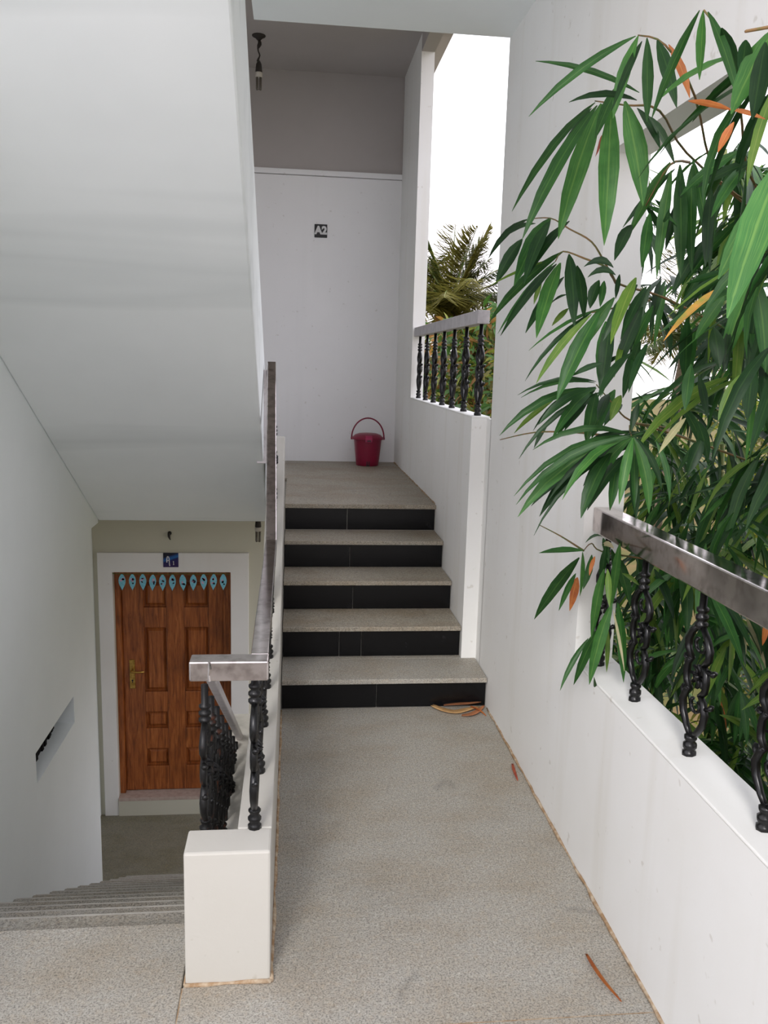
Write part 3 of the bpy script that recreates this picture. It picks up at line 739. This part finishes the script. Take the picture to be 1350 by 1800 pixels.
# leaf positions in metres: base xyz, tip xyz, width, colour, arch
LEAVES = {
 'top': [
  (0.584,1.523,2.072, 0.407,1.541,1.936, 0.015,'g',0.05),
  (0.592,1.532,2.076, 0.562,1.546,1.943, 0.0239,'b',0.03),
  (0.608,1.554,2.076, 0.532,1.473,1.934, 0.0128,'d',0.03),
  (0.571,1.439,2.039, 0.601,1.486,1.923, 0.0207,'g',0.02),
  (0.586,1.432,2.034, 0.605,1.378,1.916, 0.0219,'d',0.03),
  (0.63,1.489,2.05, 0.671,1.479,1.964, 0.0147,'o',0.05),
  (0.62,1.579,1.999, 0.435,1.62,2.054, 0.0112,'g',0.06),
  (0.608,1.557,1.979, 0.471,1.519,1.957, 0.013,'d',0.08),
 ],
 'topr': [
  (0.558,1.222,1.998, 0.519,1.267,1.865, 0.0141,'g',0.03),
  (0.551,1.195,1.987, 0.568,1.225,1.909, 0.0145,'b',0.03),
  (0.56,1.2,1.988, 0.578,1.124,1.851, 0.014,'g',0.03),
  (0.565,1.25,1.888, 0.644,1.267,1.884, 0.009,'o',0.03),
  (0.538,1.065,1.824, 0.554,1.01,1.799, 0.006,'o',0.02),
  (0.572,1.121,1.826, 0.555,1.124,1.788, 0.0113,'o',0.02),
  (0.563,1.162,1.954, 0.62,1.211,1.908, 0.0169,'d',0.03),
 ],
 'near1': [
  (0.373,0.679,1.768, 0.36,0.712,1.713, 0.0199,'b',0.04),
  (0.354,0.687,1.761, 0.367,0.714,1.74, 0.013,'d',0.05),
  (0.357,0.662,1.751, 0.369,0.693,1.704, 0.0165,'d',0.03),
 ],
 'mid': [
  (0.643,1.885,2.07, 0.448,1.791,1.82, 0.0183,'g',0.05),
  (0.598,1.74,2.021, 0.44,1.667,1.746, 0.0291,'g',0.04),
  (0.648,1.86,2.061, 0.56,1.823,1.774, 0.0434,'b',0.03),
  (0.628,1.707,2.052, 0.573,1.669,1.938, 0.0215,'g',0.03),
  (0.62,1.72,2.017, 0.606,1.667,1.742, 0.0413,'b',0.02),
  (0.611,1.625,1.997, 0.66,1.62,1.811, 0.0418,'b',0.02),
  (0.625,1.54,1.948, 0.712,1.609,1.886, 0.0248,'g',0.05),
  (0.631,1.794,1.98, 0.656,1.898,1.963, 0.0105,'r',0.02),
  (0.641,1.901,2.063, 0.614,2.023,2.006, 0.0167,'d',0.04),
  (0.63,1.61,1.982, 0.653,1.544,1.896, 0.018,'d',0.05),
 ],
 'mid2': [
  (0.722,1.654,1.901, 0.685,1.745,1.775, 0.0222,'b',0.04),
  (0.724,1.651,1.885, 0.711,1.647,1.681, 0.0241,'b',0.02),
  (0.713,1.735,1.834, 0.758,1.679,1.79, 0.0099,'g',0.05),
  (0.72,1.752,1.837, 0.773,1.769,1.776, 0.0128,'d',0.05),
  (0.687,1.739,1.796, 0.625,1.656,1.713, 0.0247,'d',0.04),
  (0.721,1.77,1.837, 0.747,1.909,1.94, 0.0119,'g',0.05),
  (0.675,1.622,1.799, 0.691,1.679,1.705, 0.0241,'g',0.03),
 ],
 'left': [
  (0.615,2.268,1.889, 0.492,2.189,1.773, 0.0192,'d',0.08),
  (0.608,2.301,1.842, 0.56,2.383,1.729, 0.0338,'d',0.06),
  (0.642,2.164,1.875, 0.526,2.048,1.694, 0.041,'g',0.05),
  (0.627,2.116,1.861, 0.539,2.002,1.695, 0.0327,'d',0.06),
  (0.633,2.112,1.768, 0.479,2.095,1.698, 0.0076,'y',0.03),
 ],
 'left2': [
  (0.653,2.077,1.784, 0.506,2.206,1.615, 0.0249,'g',0.06),
  (0.63,2.064,1.757, 0.527,2.191,1.586, 0.0186,'g',0.04),
  (0.619,2.015,1.746, 0.468,1.918,1.571, 0.0201,'d',0.05),
  (0.636,2.04,1.752, 0.553,1.921,1.568, 0.0391,'b',0.04),
  (0.612,2.108,1.715, 0.593,2.098,1.657, 0.0123,'y',0.03),
  (0.637,1.981,1.765, 0.631,1.888,1.592, 0.0339,'d',0.05),
  (0.603,1.815,1.72, 0.652,1.89,1.612, 0.0244,'d',0.05),
  (0.619,1.923,1.668, 0.612,2.048,1.646, 0.0102,'d',0.04),
  (0.654,2.012,1.644, 0.612,2.0,1.601, 0.0133,'y',0.04),
  (0.628,1.742,1.684, 0.617,1.755,1.627, 0.0231,'d',0.05),
  (0.639,1.742,1.683, 0.644,1.77,1.632, 0.0155,'g',0.05),
  (0.634,1.682,1.703, 0.589,1.73,1.708, 0.0149,'d',0.22),
 ],
 'left3': [
  (0.686,1.939,1.631, 0.54,1.949,1.47, 0.0129,'d',0.06),
  (0.656,1.852,1.622, 0.554,1.905,1.465, 0.0194,'y',0.05),
  (0.644,1.768,1.622, 0.546,1.72,1.434, 0.0375,'g',0.03),
  (0.689,1.809,1.656, 0.612,1.817,1.524, 0.0295,'b',0.03),
  (0.663,1.634,1.68, 0.585,1.538,1.548, 0.0258,'y',0.04),
  (0.655,1.759,1.602, 0.661,1.766,1.447, 0.0341,'g',0.02),
  (0.631,1.688,1.515, 0.579,1.731,1.486, 0.0127,'d',0.05),
  (0.668,1.685,1.568, 0.621,1.601,1.487, 0.0122,'y',0.04),
  (0.668,1.677,1.622, 0.67,1.673,1.546, 0.0224,'d',0.03),
  (0.671,1.645,1.668, 0.6,1.62,1.556, 0.0241,'d',0.05),
  (0.672,1.612,1.623, 0.648,1.658,1.502, 0.0268,'d',0.04),
  (0.631,1.55,1.534, 0.544,1.476,1.45, 0.0204,'d',0.05),
  (0.671,1.608,1.558, 0.68,1.697,1.444, 0.0248,'d',0.04),
 ],
 'fan5': [
  (0.685,1.874,1.474, 0.509,1.896,1.438, 0.0126,'d',0.1),
  (0.706,1.937,1.47, 0.526,1.926,1.432, 0.0086,'g',0.1),
  (0.692,1.942,1.458, 0.478,1.92,1.343, 0.0202,'g',0.1),
  (0.692,2.211,1.416, 0.602,2.254,1.323, 0.015,'y',0.04),
  (0.688,1.879,1.462, 0.554,1.869,1.373, 0.0224,'d',0.09),
  (0.716,1.956,1.458, 0.584,1.855,1.344, 0.0257,'g',0.08),
  (0.704,1.929,1.453, 0.646,1.994,1.347, 0.0177,'d',0.06),
  (0.689,1.941,1.418, 0.623,1.89,1.359, 0.0173,'d',0.05),
  (0.718,1.959,1.447, 0.68,1.899,1.329, 0.0349,'g',0.04),
  (0.681,2.196,1.369, 0.642,2.192,1.289, 0.0132,'d',0.02),
  (0.712,1.861,1.447, 0.661,1.783,1.389, 0.0233,'d',0.05),
  (0.689,1.73,1.449, 0.66,1.706,1.396, 0.0207,'y',0.05),
 ],
 'fan6': [
  (0.76,1.829,1.357, 0.54,1.852,1.318, 0.0153,'g',0.14),
  (0.761,1.832,1.356, 0.483,1.782,1.222, 0.0151,'g',0.12),
  (0.73,1.757,1.362, 0.496,1.807,1.199, 0.0176,'g',0.11),
  (0.763,1.836,1.354, 0.51,1.839,1.165, 0.0349,'b',0.1),
  (0.724,1.975,1.296, 0.577,1.892,1.157, 0.0265,'d',0.06),
  (0.742,1.785,1.357, 0.575,1.728,1.224, 0.0227,'b',0.13),
  (0.758,1.83,1.348, 0.686,1.915,1.227, 0.0257,'d',0.1),
  (0.721,1.841,1.317, 0.642,1.792,1.172, 0.0347,'g',0.07),
  (0.758,1.821,1.353, 0.694,1.854,1.203, 0.0281,'b',0.12),
  (0.758,1.892,1.299, 0.733,1.856,1.179, 0.0258,'g',0.04),
  (0.718,1.72,1.36, 0.68,1.673,1.224, 0.0221,'b',0.05),
  (0.758,1.809,1.35, 0.747,1.75,1.199, 0.0177,'g',0.02),
  (0.731,1.749,1.359, 0.766,1.716,1.197, 0.0253,'b',0.06),
  (0.735,1.75,1.36, 0.793,1.723,1.248, 0.016,'d',0.08),
  (0.765,1.822,1.357, 0.808,1.751,1.321, 0.0123,'d',0.1),
 ],
 'low7': [
  (0.77,2.111,1.026, 0.693,2.257,0.986, 0.0202,'g',0.02),
  (0.823,2.288,0.966, 0.743,2.426,0.738, 0.0367,'g',0.02),
  (0.796,2.19,1.005, 0.84,2.308,0.845, 0.021,'b',0.02),
  (0.826,2.316,0.912, 0.759,2.248,0.819, 0.0178,'g',0.05),
  (0.815,2.269,0.912, 0.833,2.368,0.782, 0.0271,'o',0.04),
  (0.81,2.156,1.005, 0.797,2.168,0.904, 0.0202,'g',0.05),
  (0.787,2.071,1.02, 0.766,2.045,0.975, 0.0112,'o',0.05),
 ],
 'low7b': [
  (0.844,2.17,1.05, 0.763,2.082,1.054, 0.0099,'g',0.1),
  (0.865,2.23,1.016, 0.885,2.19,1.015, 0.0171,'t',0.15),
  (0.879,2.26,1.03, 0.855,2.145,0.981, 0.0188,'g',0.04),
  (0.884,2.148,1.039, 0.89,2.19,0.842, 0.0237,'b',0.03),
  (0.885,2.176,1.001, 0.979,2.271,0.828, 0.0348,'g',0.03),
  (0.884,2.116,0.963, 0.948,2.146,0.921, 0.0134,'y',0.03),
  (0.831,2.112,0.976, 0.829,2.165,0.764, 0.0269,'b',0.03),
  (0.84,2.112,0.976, 0.835,2.064,0.883, 0.018,'y',0.02),
  (0.87,2.136,0.875, 0.82,2.13,0.642, 0.0338,'b',0.03),
  (0.855,2.182,0.787, 0.836,2.297,0.575, 0.0302,'g',0.03),
  (0.867,2.287,0.723, 0.779,2.248,0.578, 0.0162,'g',0.06),
  (0.845,2.164,0.651, 0.894,2.268,0.54, 0.0124,'g',0.02),
  (0.859,2.07,0.894, 0.914,2.12,0.651, 0.0283,'g',0.03),
  (0.851,2.078,0.872, 0.859,1.993,0.733, 0.0081,'t',0.02),
  (0.862,2.125,0.797, 0.898,2.207,0.648, 0.0138,'y',0.02),
  (0.84,2.132,1.034, 0.862,2.21,0.903, 0.0203,'d',0.04),
  (0.885,2.207,1.01, 0.953,2.283,0.849, 0.0211,'g',0.04),
 ],
 'big': [
  (0.289,0.502,1.627, 0.244,0.465,1.531, 0.02,'b',0.03),
  (0.278,0.496,1.608, 0.263,0.517,1.558, 0.0135,'b',0.03),
 ],
 'right': [
  (0.773,1.723,1.914, 0.763,1.654,1.684, 0.0296,'g',0.02),
  (0.786,1.695,1.908, 0.798,1.679,1.698, 0.0296,'g',0.02),
  (0.795,1.528,1.897, 0.694,1.536,1.815, 0.0222,'g',0.04),
  (0.817,1.539,1.876, 0.716,1.453,1.766, 0.0218,'g',0.04),
  (0.773,1.491,1.657, 0.64,1.433,1.553, 0.0164,'oy',0.04),
  (0.777,1.499,1.638, 0.695,1.429,1.557, 0.0219,'b',0.02),
  (0.828,1.495,1.671, 0.811,1.55,1.507, 0.0321,'b',0.03),
  (0.775,1.401,1.67, 0.804,1.383,1.504, 0.0283,'g',0.03),
  (0.789,1.514,1.676, 0.693,1.496,1.621, 0.019,'d',0.04),
  (0.791,1.668,1.608, 0.809,1.692,1.48, 0.0303,'d',0.03),
  (0.805,1.662,1.517, 0.788,1.636,1.424, 0.0237,'g',0.03),
  (0.781,1.535,1.585, 0.784,1.504,1.509, 0.0275,'d',0.03),
  (0.777,1.375,1.517, 0.779,1.382,1.421, 0.0253,'d',0.03),
  (0.813,1.483,1.498, 0.771,1.466,1.415, 0.018,'y',0.04),
  (0.775,1.603,1.411, 0.702,1.551,1.345, 0.0145,'t',0.04),
  (0.792,1.588,1.407, 0.832,1.607,1.324, 0.0221,'d',0.05),
  (0.817,1.606,1.372, 0.782,1.589,1.298, 0.027,'d',0.05),
  (0.818,1.676,1.765, 0.77,1.704,1.655, 0.0225,'d',0.03),
  (0.796,1.626,1.852, 0.782,1.592,1.7, 0.0236,'d',0.02),
  (0.8,1.747,1.875, 0.786,1.788,1.756, 0.0206,'d',0.04),
 ],
 'out': [
  (1.151,2.358,0.898, 1.167,2.403,0.654, 0.0473,'b',0.05),
  (1.158,2.302,0.921, 1.138,2.226,0.75, 0.0342,'g',0.05),
  (1.171,2.192,0.889, 1.187,2.093,0.691, 0.043,'g',0.05),
  (1.092,2.04,0.939, 1.086,1.826,0.805, 0.0264,'g',0.05),
  (1.152,2.047,0.912, 1.183,1.986,0.778, 0.0227,'t',0.05),
  (1.239,2.101,0.846, 1.229,1.955,0.708, 0.023,'t',0.05),
  (1.233,2.067,0.897, 1.256,2.092,0.813, 0.0234,'t',0.05),
  (1.125,1.819,0.931, 1.122,1.818,0.861, 0.0147,'o',0.05),
  (1.101,2.432,0.813, 1.126,2.351,0.926, 0.0188,'g',0.05),
  (1.193,2.573,0.516, 1.224,2.495,0.463, 0.0204,'g',0.05),
  (1.215,2.057,0.647, 1.228,2.132,0.488, 0.0206,'g',0.05),
  (1.205,2.034,0.656, 1.21,2.043,0.496, 0.0201,'g',0.05),
  (1.098,1.848,0.733, 1.105,1.81,0.61, 0.0195,'g',0.05),
  (1.081,1.812,0.745, 1.052,1.676,0.689, 0.0172,'g',0.05),
  (1.212,2.653,0.332, 1.175,2.38,0.297, 0.0287,'g',0.05),
  (1.096,2.382,0.47, 1.064,2.083,0.514, 0.0218,'y',0.05),
  (1.23,2.174,0.573, 1.204,2.069,0.45, 0.0244,'o',0.05),
  (1.084,2.495,0.955, 1.111,2.405,0.832, 0.0307,'d',0.05),
  (1.101,2.395,0.906, 1.128,2.291,0.776, 0.0296,'d',0.05),
  (1.195,2.248,0.416, 1.221,2.056,0.456, 0.0213,'g',0.05),
  (1.242,3.027,0.906, 1.248,2.809,0.804, 0.0318,'d',0.05),
 ],
}
# ------------------------------------------------------------------ bamboo
TWIGS = [
 [(0.6,1.553,2.085),(0.62,1.478,2.044),(0.75,1.63,2.014),(1.0,2.0,1.948),(1.25,2.1,1.877)],
 [(0.57,1.235,2.004),(0.6,1.247,1.979),(0.75,1.457,1.955),(1.0,1.831,1.901),(1.3,1.95,1.8)],
 [(0.62,1.819,2.053),(0.63,1.668,2.003),(0.7,1.671,1.997),(0.9,1.974,2.0),(1.15,2.1,1.9)],
 [(0.7,1.704,1.828),(0.72,1.649,1.895),(0.85,1.848,1.95)],
 [(0.62,2.288,1.892),(0.62,2.089,1.862),(0.64,2.004,1.826),(0.68,1.954,1.791),(0.72,1.96,1.743),(0.78,2.017,1.705),(0.95,2.15,1.69),(1.2,2.2,1.6)],
 [(0.62,2.03,1.753),(0.63,2.005,1.774),(0.66,1.927,1.749),(0.7,1.901,1.729),(0.76,1.995,1.706)],
 [(0.66,1.865,1.626),(0.74,1.921,1.644),(0.9,2.12,1.679)],
 [(0.7,1.913,1.467),(0.74,1.894,1.421),(0.8,1.932,1.383),(1.0,2.1,1.337),(1.3,2.2,1.25)],
 [(0.74,1.781,1.359),(0.78,1.876,1.38),(0.95,2.06,1.36)],
 [(0.8,2.193,1.008),(0.85,2.27,1.012),(0.88,2.263,0.99),(1.0,2.2,0.98),(1.2,2.15,0.95)],
 [(0.74,2.429,1.035),(0.78,2.34,1.019),(0.8,2.193,1.008)],
 [(0.6,2.4,1.292),(0.64,2.186,1.332),(0.7,2.042,1.345),(0.74,1.952,1.346)],
 [(0.30,.52,1.64),(.45,.62,1.72),(.80,.95,1.76),(1.2,1.3,1.6)],
 [(.37,.72,1.78),(.55,.80,1.82),(.85,1.05,1.76)],
]
bamboo = thing('bamboo', 'leafy green bamboo clump pushing through the opening over the railing', 'bamboo', (1.55, 1.5, A1))
def smooth_path(pts, n=4):
    P = [Vector(p) for p in pts]; out = []
    for i in range(len(P)-1):
        a = P[max(i-1,0)]; b = P[i]; c = P[i+1]; d = P[min(i+2,len(P)-1)]
        for k in range(n):
            t = k/n
            out.append(.5*((2*b)+(c-a)*t+(2*a-5*b+4*c-d)*t*t+(3*b-a-3*c+d)*t**3))
    out.append(P[-1]); return out
for t in TWIGS:
    P = smooth_path(t); m = MB().tube(P, [.0013+.0022*i/len(P) for i in range(len(P))], 5); m.smooth = True
    obj('twig', m, M_TWIG, bamboo)
# culms: thin jointed canes, leaning and arching
rc = random.Random(21)
CULMS = []
for i in range(13):
    bx_, by_ = 1.65+rc.uniform(0, .8), .7+rc.uniform(0, 2.4)
    hgt = rc.uniform(4.2, 5.6); lx, ly = rc.uniform(-.25, .3), rc.uniform(-.5, .3)
    P = [(bx_+lx*(k/14)**2, by_+ly*(k/14)**2, A1-.15+hgt*k/14) for k in range(15)]
    CULMS.append(P)
    PP = smooth_path(P, 2); rad = [(.016*(1-.6*k/len(PP)))*(1.12 if k % 2 == 0 else .96) for k in range(len(PP))]
    m = MB().tube(PP, rad, 7); m.smooth = True
    obj('culm', m, M_CULM, bamboo)
seed = 0
n_leaf = 0
rl = random.Random(8)
CAMP = Vector((0, 0, 1.5))
THICK = ('left', 'left2', 'left3', 'mid2', 'fan5', 'fan6', 'right', 'out')
for key, L in LEAVES.items():
    for (ax, ay, az, tx_, ty_, tz, w, c, sag) in L:
        seed += 1
        a = Vector((ax, ay, az)); b = Vector((tx_, ty_, tz))
        n = (CAMP-(a+b)/2).normalized() + Vector((rl.uniform(-.45,.45), rl.uniform(-.3,.3), rl.uniform(-.1,.7)))
        m = MB().leaf(a, b, w, n, sag, 6, rl.uniform(.10,.26), seed); m.smooth = True
        obj('leaf', m, M_LEAF[c], bamboo); n_leaf += 1
        if key in THICK and rl.random() < .6:      # a second leaf of the same node, behind the first
            seed += 1
            q = (Matrix.Rotation(rl.uniform(-.32, .32), 3, 'Y') @ Matrix.Rotation(rl.uniform(-.25, .25), 3, 'X')) @ (b-a)
            a2 = a + Vector((rl.uniform(.02, .05), rl.uniform(-.01, .05), rl.uniform(-.03, .02)))
            b2 = a2 + q*rl.uniform(.8, 1.05)
            if min(a2.x, b2.x) > .86 or max(a2.x, b2.x) < .85:
                m = MB().leaf(a2, b2, w*rl.uniform(.6, .95), n, sag, 6, .15, seed); m.smooth = True
                obj('leaf', m, M_LEAF[rl.choice('ddg')], bamboo); n_leaf += 1
# sprays outside the opening
def spray(rng, node, n, out_fn):
    az0 = rng.uniform(0, 6.28)
    for k in range(n):
        az = az0 + rng.uniform(-1.3, 1.3); el = rng.uniform(-1.35, -.25)
        d = Vector((math.cos(az)*math.cos(el), math.sin(az)*math.cos(el), math.sin(el)))
        l = rng.uniform(.13, .26); w = l*rng.uniform(.085, .125)
        p0 = node + Vector((rng.uniform(-.03,.03), rng.uniform(-.03,.03), rng.uniform(-.02,.02)))
        nn = Vector((rng.uniform(-.6,.6), rng.uniform(-.9,.1), 1))
        out_fn(p0, p0+d*l, w, nn, rng.uniform(.04,.12))
rs_ = random.Random(77)
ALL = []
def keep(p0, p1, w, nn, sag):
    if p0.x > .99 and p1.x < 1.0: return
    ALL.append((((p0+p1)/2-CAMP).length, p0, p1, w, nn, sag))
def ok(p):
    if p.y > 2.3*p.x and p.z > .6: return rs_.random() < .25
    if p.z > 1.62 and p.y > 2.02*p.x: return rs_.random() < .12
    if p.z > 1.45 and p.y > 1.92*p.x: return rs_.random() < .45
    if p.z > 2.05: return rs_.random() < .5
    return True
nodes = 0
while nodes < 1050:
    x = 1.08+abs(rs_.gauss(0, .36))
    p = Vector((x, rs_.uniform(.45, 3.9), rs_.uniform(-.75, 2.25)))
    if not ok(p): continue
    nodes += 1
    spray(rs_, p, rs_.randint(6, 10), keep)
# sprays reaching in through the opening above the handrail
nodes = 0
while nodes < 20:
    p = Vector((rs_.uniform(.72, 1.02), rs_.uniform(1.25, 2.05), rs_.uniform(1.50, 2.0)))
    if p.y > 1.95*p.x and p.z > 1.5: continue
    nodes += 1
    spray(rs_, p, rs_.randint(5, 8), keep)
ALL.sort(key=lambda q: q[0])
mass = {'g': MB(), 'd': MB(), 'y': MB(), 'b': MB()}
for i, (dist, p0, p1, w, nn, sag) in enumerate(ALL):
    seed += 1
    if n_leaf < 298:
        m = MB().leaf(p0, p1, w, nn, sag, 6, .15, seed); m.smooth = True; n_leaf += 1
        obj('leaf', m, M_LEAF[rs_.choice('ggbddddy' if rs_.random() < .9 else 'oot')], bamboo)
    else:
        mass[rs_.choice('ggggdddyyb')].leaf(p0, p1, w, nn, sag, 6, .15, seed)
for k, m in mass.items():
    m.smooth = True
    o = obj('leaf_mass', m, M_LEAF[k], bamboo); o['kind'] = 'stuff'

# ------------------------------------------------------------------ plants and ground outside
gm = MB().box(1.0, 90, -60, 120, A1-.45, A1-.25).box(-90, 1.0, YB+.3, 120, A1-.45, A1-.25)
M_GROUND = mat_simple('garden_soil', srgb(92, 92, 52), .95, 0, .1, (1.2, srgb(116, 98, 66), .4, .65))
struct('ground', gm, M_GROUND)

M_BUSH = {
 'lime': mat_leaf('bush_lime', srgb(98, 112, 30), srgb(130, 136, 44), srgb(150, 150, 64), None, .4),
 'green': mat_leaf('bush_green', srgb(38, 70, 28), srgb(56, 90, 34), srgb(84, 110, 48), None, .35),
 'olive': mat_leaf('bush_olive', srgb(74, 78, 30), srgb(98, 94, 38), srgb(116, 110, 52), None, .35),
 'gold': mat_leaf('bush_gold', srgb(124, 100, 40), srgb(132, 88, 48), srgb(146, 118, 62), None, .4),
}
def bush(name, label, cat, c, rx, ry, h, kinds, n, size, sd_, group):
    rng = random.Random(sd_)
    root = thing(name, label, cat, (c[0], c[1], A1-.25), group)
    z0 = A1-.25
    for k in range(5):
        a = rng.uniform(0, 6.28)
        P = [(c[0]+rx*.5*math.cos(a)*t, c[1]+ry*.5*math.sin(a)*t, z0+h*.8*t) for t in (0, .3, .6, 1)]
        m = MB().tube(P, [.05*h/3, .04*h/3, .03*h/3, .015*h/3], 6); m.smooth = True
        obj('stem', m, M_BARK, root)
    ms = {k: MB() for k in set(kinds)}
    lobes = [(rng.uniform(-.6,.6), rng.uniform(-.6,.6), rng.uniform(.35,.95), rng.uniform(.25,.5)) for _ in range(14)]
    for i in range(n):
        lx, ly, lz, lr = rng.choice(lobes)
        u = rng.uniform(-1, 1); a = rng.uniform(0, 6.28); q = (1-u*u)**.5; r = lr*rng.uniform(.6, 1)
        p = Vector((c[0]+rx*(lx+r*q*math.cos(a)), c[1]+ry*(ly+r*q*math.sin(a)), z0+h*min(1.05, lz+.45*r*u)))
        d = Vector((rng.uniform(-1,1), rng.uniform(-1,1), rng.uniform(-1.2,.5))).normalized()
        l = size*rng.uniform(.7, 1.3)
        ms[rng.choice(kinds)].leaf(p, p+d*l, l*rng.uniform(.16,.3), Vector((rng.uniform(-1,1), -1, rng.uniform(-.2,1))), .08, 3, .1, i)
    for k, m in ms.items():
        m.smooth = True; o = obj('foliage', m, M_BUSH[k], root); o['kind'] = 'stuff'
    return root
GB = 'garden shrubs beyond the openings'
bush('shrub', 'broad dark green shrub behind the far window railing', 'shrub', (1.65, 7.5, 0), .38, .6, 3.85, ['green','green','olive'], 3600, .2, 1, GB)
bush('shrub', 'golden yellow shrub seen between the far window balusters', 'shrub', (2.0, 9.6, 0), .55, .8, 4.25, ['gold','olive','green','green','lime'], 5200, .15, 2, GB)
bush('shrub', 'olive shrub under the coconut palm past the far window', 'shrub', (2.9, 13.6, 0), 1.2, 1.3, 4.7, ['olive','green','green','gold'], 7000, .24, 3, GB)
bush('tree', 'lime green tree glimpsed behind the bamboo leaves', 'tree', (7.2, 10.5, 0), 1.9, 1.9, 4.4, ['lime','lime','olive'], 5200, .17, 4, GB)
bush('shrub', 'yellow green shrub low behind the bamboo canes', 'shrub', (4.5, 5.4, 0), 1.1, 1.5, 3.3, ['lime','green','olive'], 4200, .17, 5, GB)
bush('tree', 'olive tree standing behind the lime green tree', 'tree', (12.5, 16, 0), 2.6, 2.6, 5.2, ['olive','lime','green'], 3600, .34, 7, GB)

M_FROND = mat_leaf('palm_frond', srgb(84, 86, 34), srgb(112, 106, 48), srgb(128, 120, 62), None, .35)
M_FRONDG = mat_leaf('palm_frond_green', srgb(46, 66, 26), srgb(66, 80, 34), srgb(100, 100, 48), None, .35)
def palm(label, c, zc, n, length, sd_):
    rng = random.Random(sd_)
    root = thing('coconut_palm', label, 'palm tree', (c[0], c[1], A1-.25), 'coconut palms in the garden')
    tr = MB().tube([(c[0]-.5+.5*t, c[1], A1-.25+(zc-A1+.25)*t) for t in [k/12 for k in range(13)]], [.20-.07*k/12 for k in range(13)], 10); tr.smooth = True
    obj('trunk', tr, M_BARK, root)
    for k in range(n):
        az = 2*math.pi*k/n*2.4 + rng.uniform(-.3,.3); el = rng.uniform(-.15, 1.35); L = length*rng.uniform(.75, 1.1)
        d = Vector((math.cos(az)*math.cos(el), math.sin(az)*math.cos(el), math.sin(el)))
        p0 = Vector((c[0], c[1], zc)); pts = []
        for i in range(25):
            t = i/24
            pts.append(p0 + d*L*t + Vector((0, 0, -L*.42*t*t*(1.1-.5*el))))
        m = MB(); m.smooth = True
        side = d.cross(Vector((0,0,1))).normalized()
        for i in range(1, 25):
            p = pts[i]; tdir = (pts[i]-pts[i-1]).normalized(); t = i/24
            ll = L*.30*(math.sin(math.pi*min(1, .15+.85*t)))**.6 + .06
            for s_ in (-1, 1):
                for q in (0, .33, .66):
                    dd = (side*s_*(.75+rng.uniform(-.15,.15)) + tdir*.62 + Vector((0,0,rng.uniform(-.75,.05)))).normalized()
                    b = p + (pts[i-1]-p)*q
                    m.leaf(b, b+dd*ll*rng.uniform(.8,1.1), .045*length/2.6, Vector((0,0,1))+side*.3, -.06, 3, .1, i)
        f = obj('frond', m, M_FROND if rng.random() < .6 else M_FRONDG, root)
        r_ = MB().tube(pts, [.028-.022*i/24 for i in range(25)], 5); r_.smooth = True
        obj('rachis', r_, M_CULM, f)
    nut = random.Random(sd_+1)
    for k in range(5):
        a = nut.uniform(0, 6.28)
        m = MB().lathe([(0, -.13), (.07, -.10), (.105, 0), (.08, .09), (0, .14)], 10, (c[0]+.25*math.cos(a), c[1]+.25*math.sin(a), zc-.2)); m.smooth = True
        obj('coconut', m, M_BUSH['gold'], root)
palm('coconut palm with ragged yellowish fronds above the far window rail', (3.45, 19, 0), 2.75, 34, 2.3, 31)
palm('distant coconut palm behind the bamboo against the pale sky', (9.8, 20.5, 0), 2.4, 16, 2.6, 32)

# ------------------------------------------------------------------ fallen leaves on the floor
def litter(name, label, cat, pts, w, c, group='fallen dry leaves'):
    P = smooth_path(pts, 3); m = MB(); n = len(P)
    for i, p in enumerate(P):
        u = i/(n-1); k = math.sin(math.pi*min(1, .12+.85*u))**.7
        t = (P[min(i+1,n-1)]-P[max(i-1,0)]).normalized(); sd = t.cross(Vector((0,0,1))).normalized()
        for col, fx in ((0,-1),(.5,0),(1,1)):
            m.v.append(tuple(p + sd*w*.5*k*fx + Vector((0,0,.006*abs(fx)*k+.001)))); m.uv.append((col, u*.8))
    for i in range(n-1):
        for k in range(2): m.f.append((i*3+k, i*3+k+1, i*3+4+k, i*3+3+k))
    m.smooth = True
    o = obj(name, m, M_LEAF[c]); tag(o, label, cat, group)
    sm = o.modifiers.new('thick', 'SOLIDIFY'); sm.thickness = .0012
    return o
M_LEAF['l'] = mat_leaf('litter_tan', srgb(196, 158, 108), srgb(176, 132, 86), srgb(206, 176, 130), srgb(150, 100, 60), .1)
M_LEAF['k'] = mat_leaf('litter_rust', srgb(176, 112, 78), srgb(150, 96, 64), srgb(190, 140, 100), srgb(120, 80, 50), .1)
litter('dry_leaf', 'longest tan curled dry leaf at the foot of the lowest riser', 'leaf', [(.622,3.478,.012),(.66,3.44,.006),(.715,3.415,.003),(.775,3.432,.008),(.835,3.462,.010)], .036, 'l')
litter('dry_leaf', 'thin rust-brown dry leaf lying against the lowest riser', 'leaf', [(.675,3.478,.010),(.73,3.470,.016),(.79,3.472,.018),(.845,3.482,.022)], .020, 'k')
litter('dry_leaf', 'short pinkish dry leaf in front of the longest tan leaf', 'leaf', [(.738,3.385,.002),(.775,3.378,.006),(.815,3.410,.008),(.858,3.470,.012)], .026, 'k')
litter('dry_leaf', 'small dark dry leaf touching the corner of wall and riser', 'leaf', [(.79,3.45,.016),(.82,3.415,.012),(.845,3.375,.003)], .008, 'o')
litter('dry_leaf', 'brown grass-like dry blade lying on the floor by the white wall', 'leaf', [(.768,1.879,.003),(.770,1.83,.003),(.778,1.775,.003),(.797,1.712,.003)], .009, 'o')
litter('dry_leaf', 'tiny reddish leaf scrap on the floor edge below the white wall', 'leaf', [(.846,2.93,.003),(.836,2.87,.004),(.832,2.80,.003)], .010, 'r')

for o in bpy.data.objects:
    if '_w' in o.keys(): del o['_w']
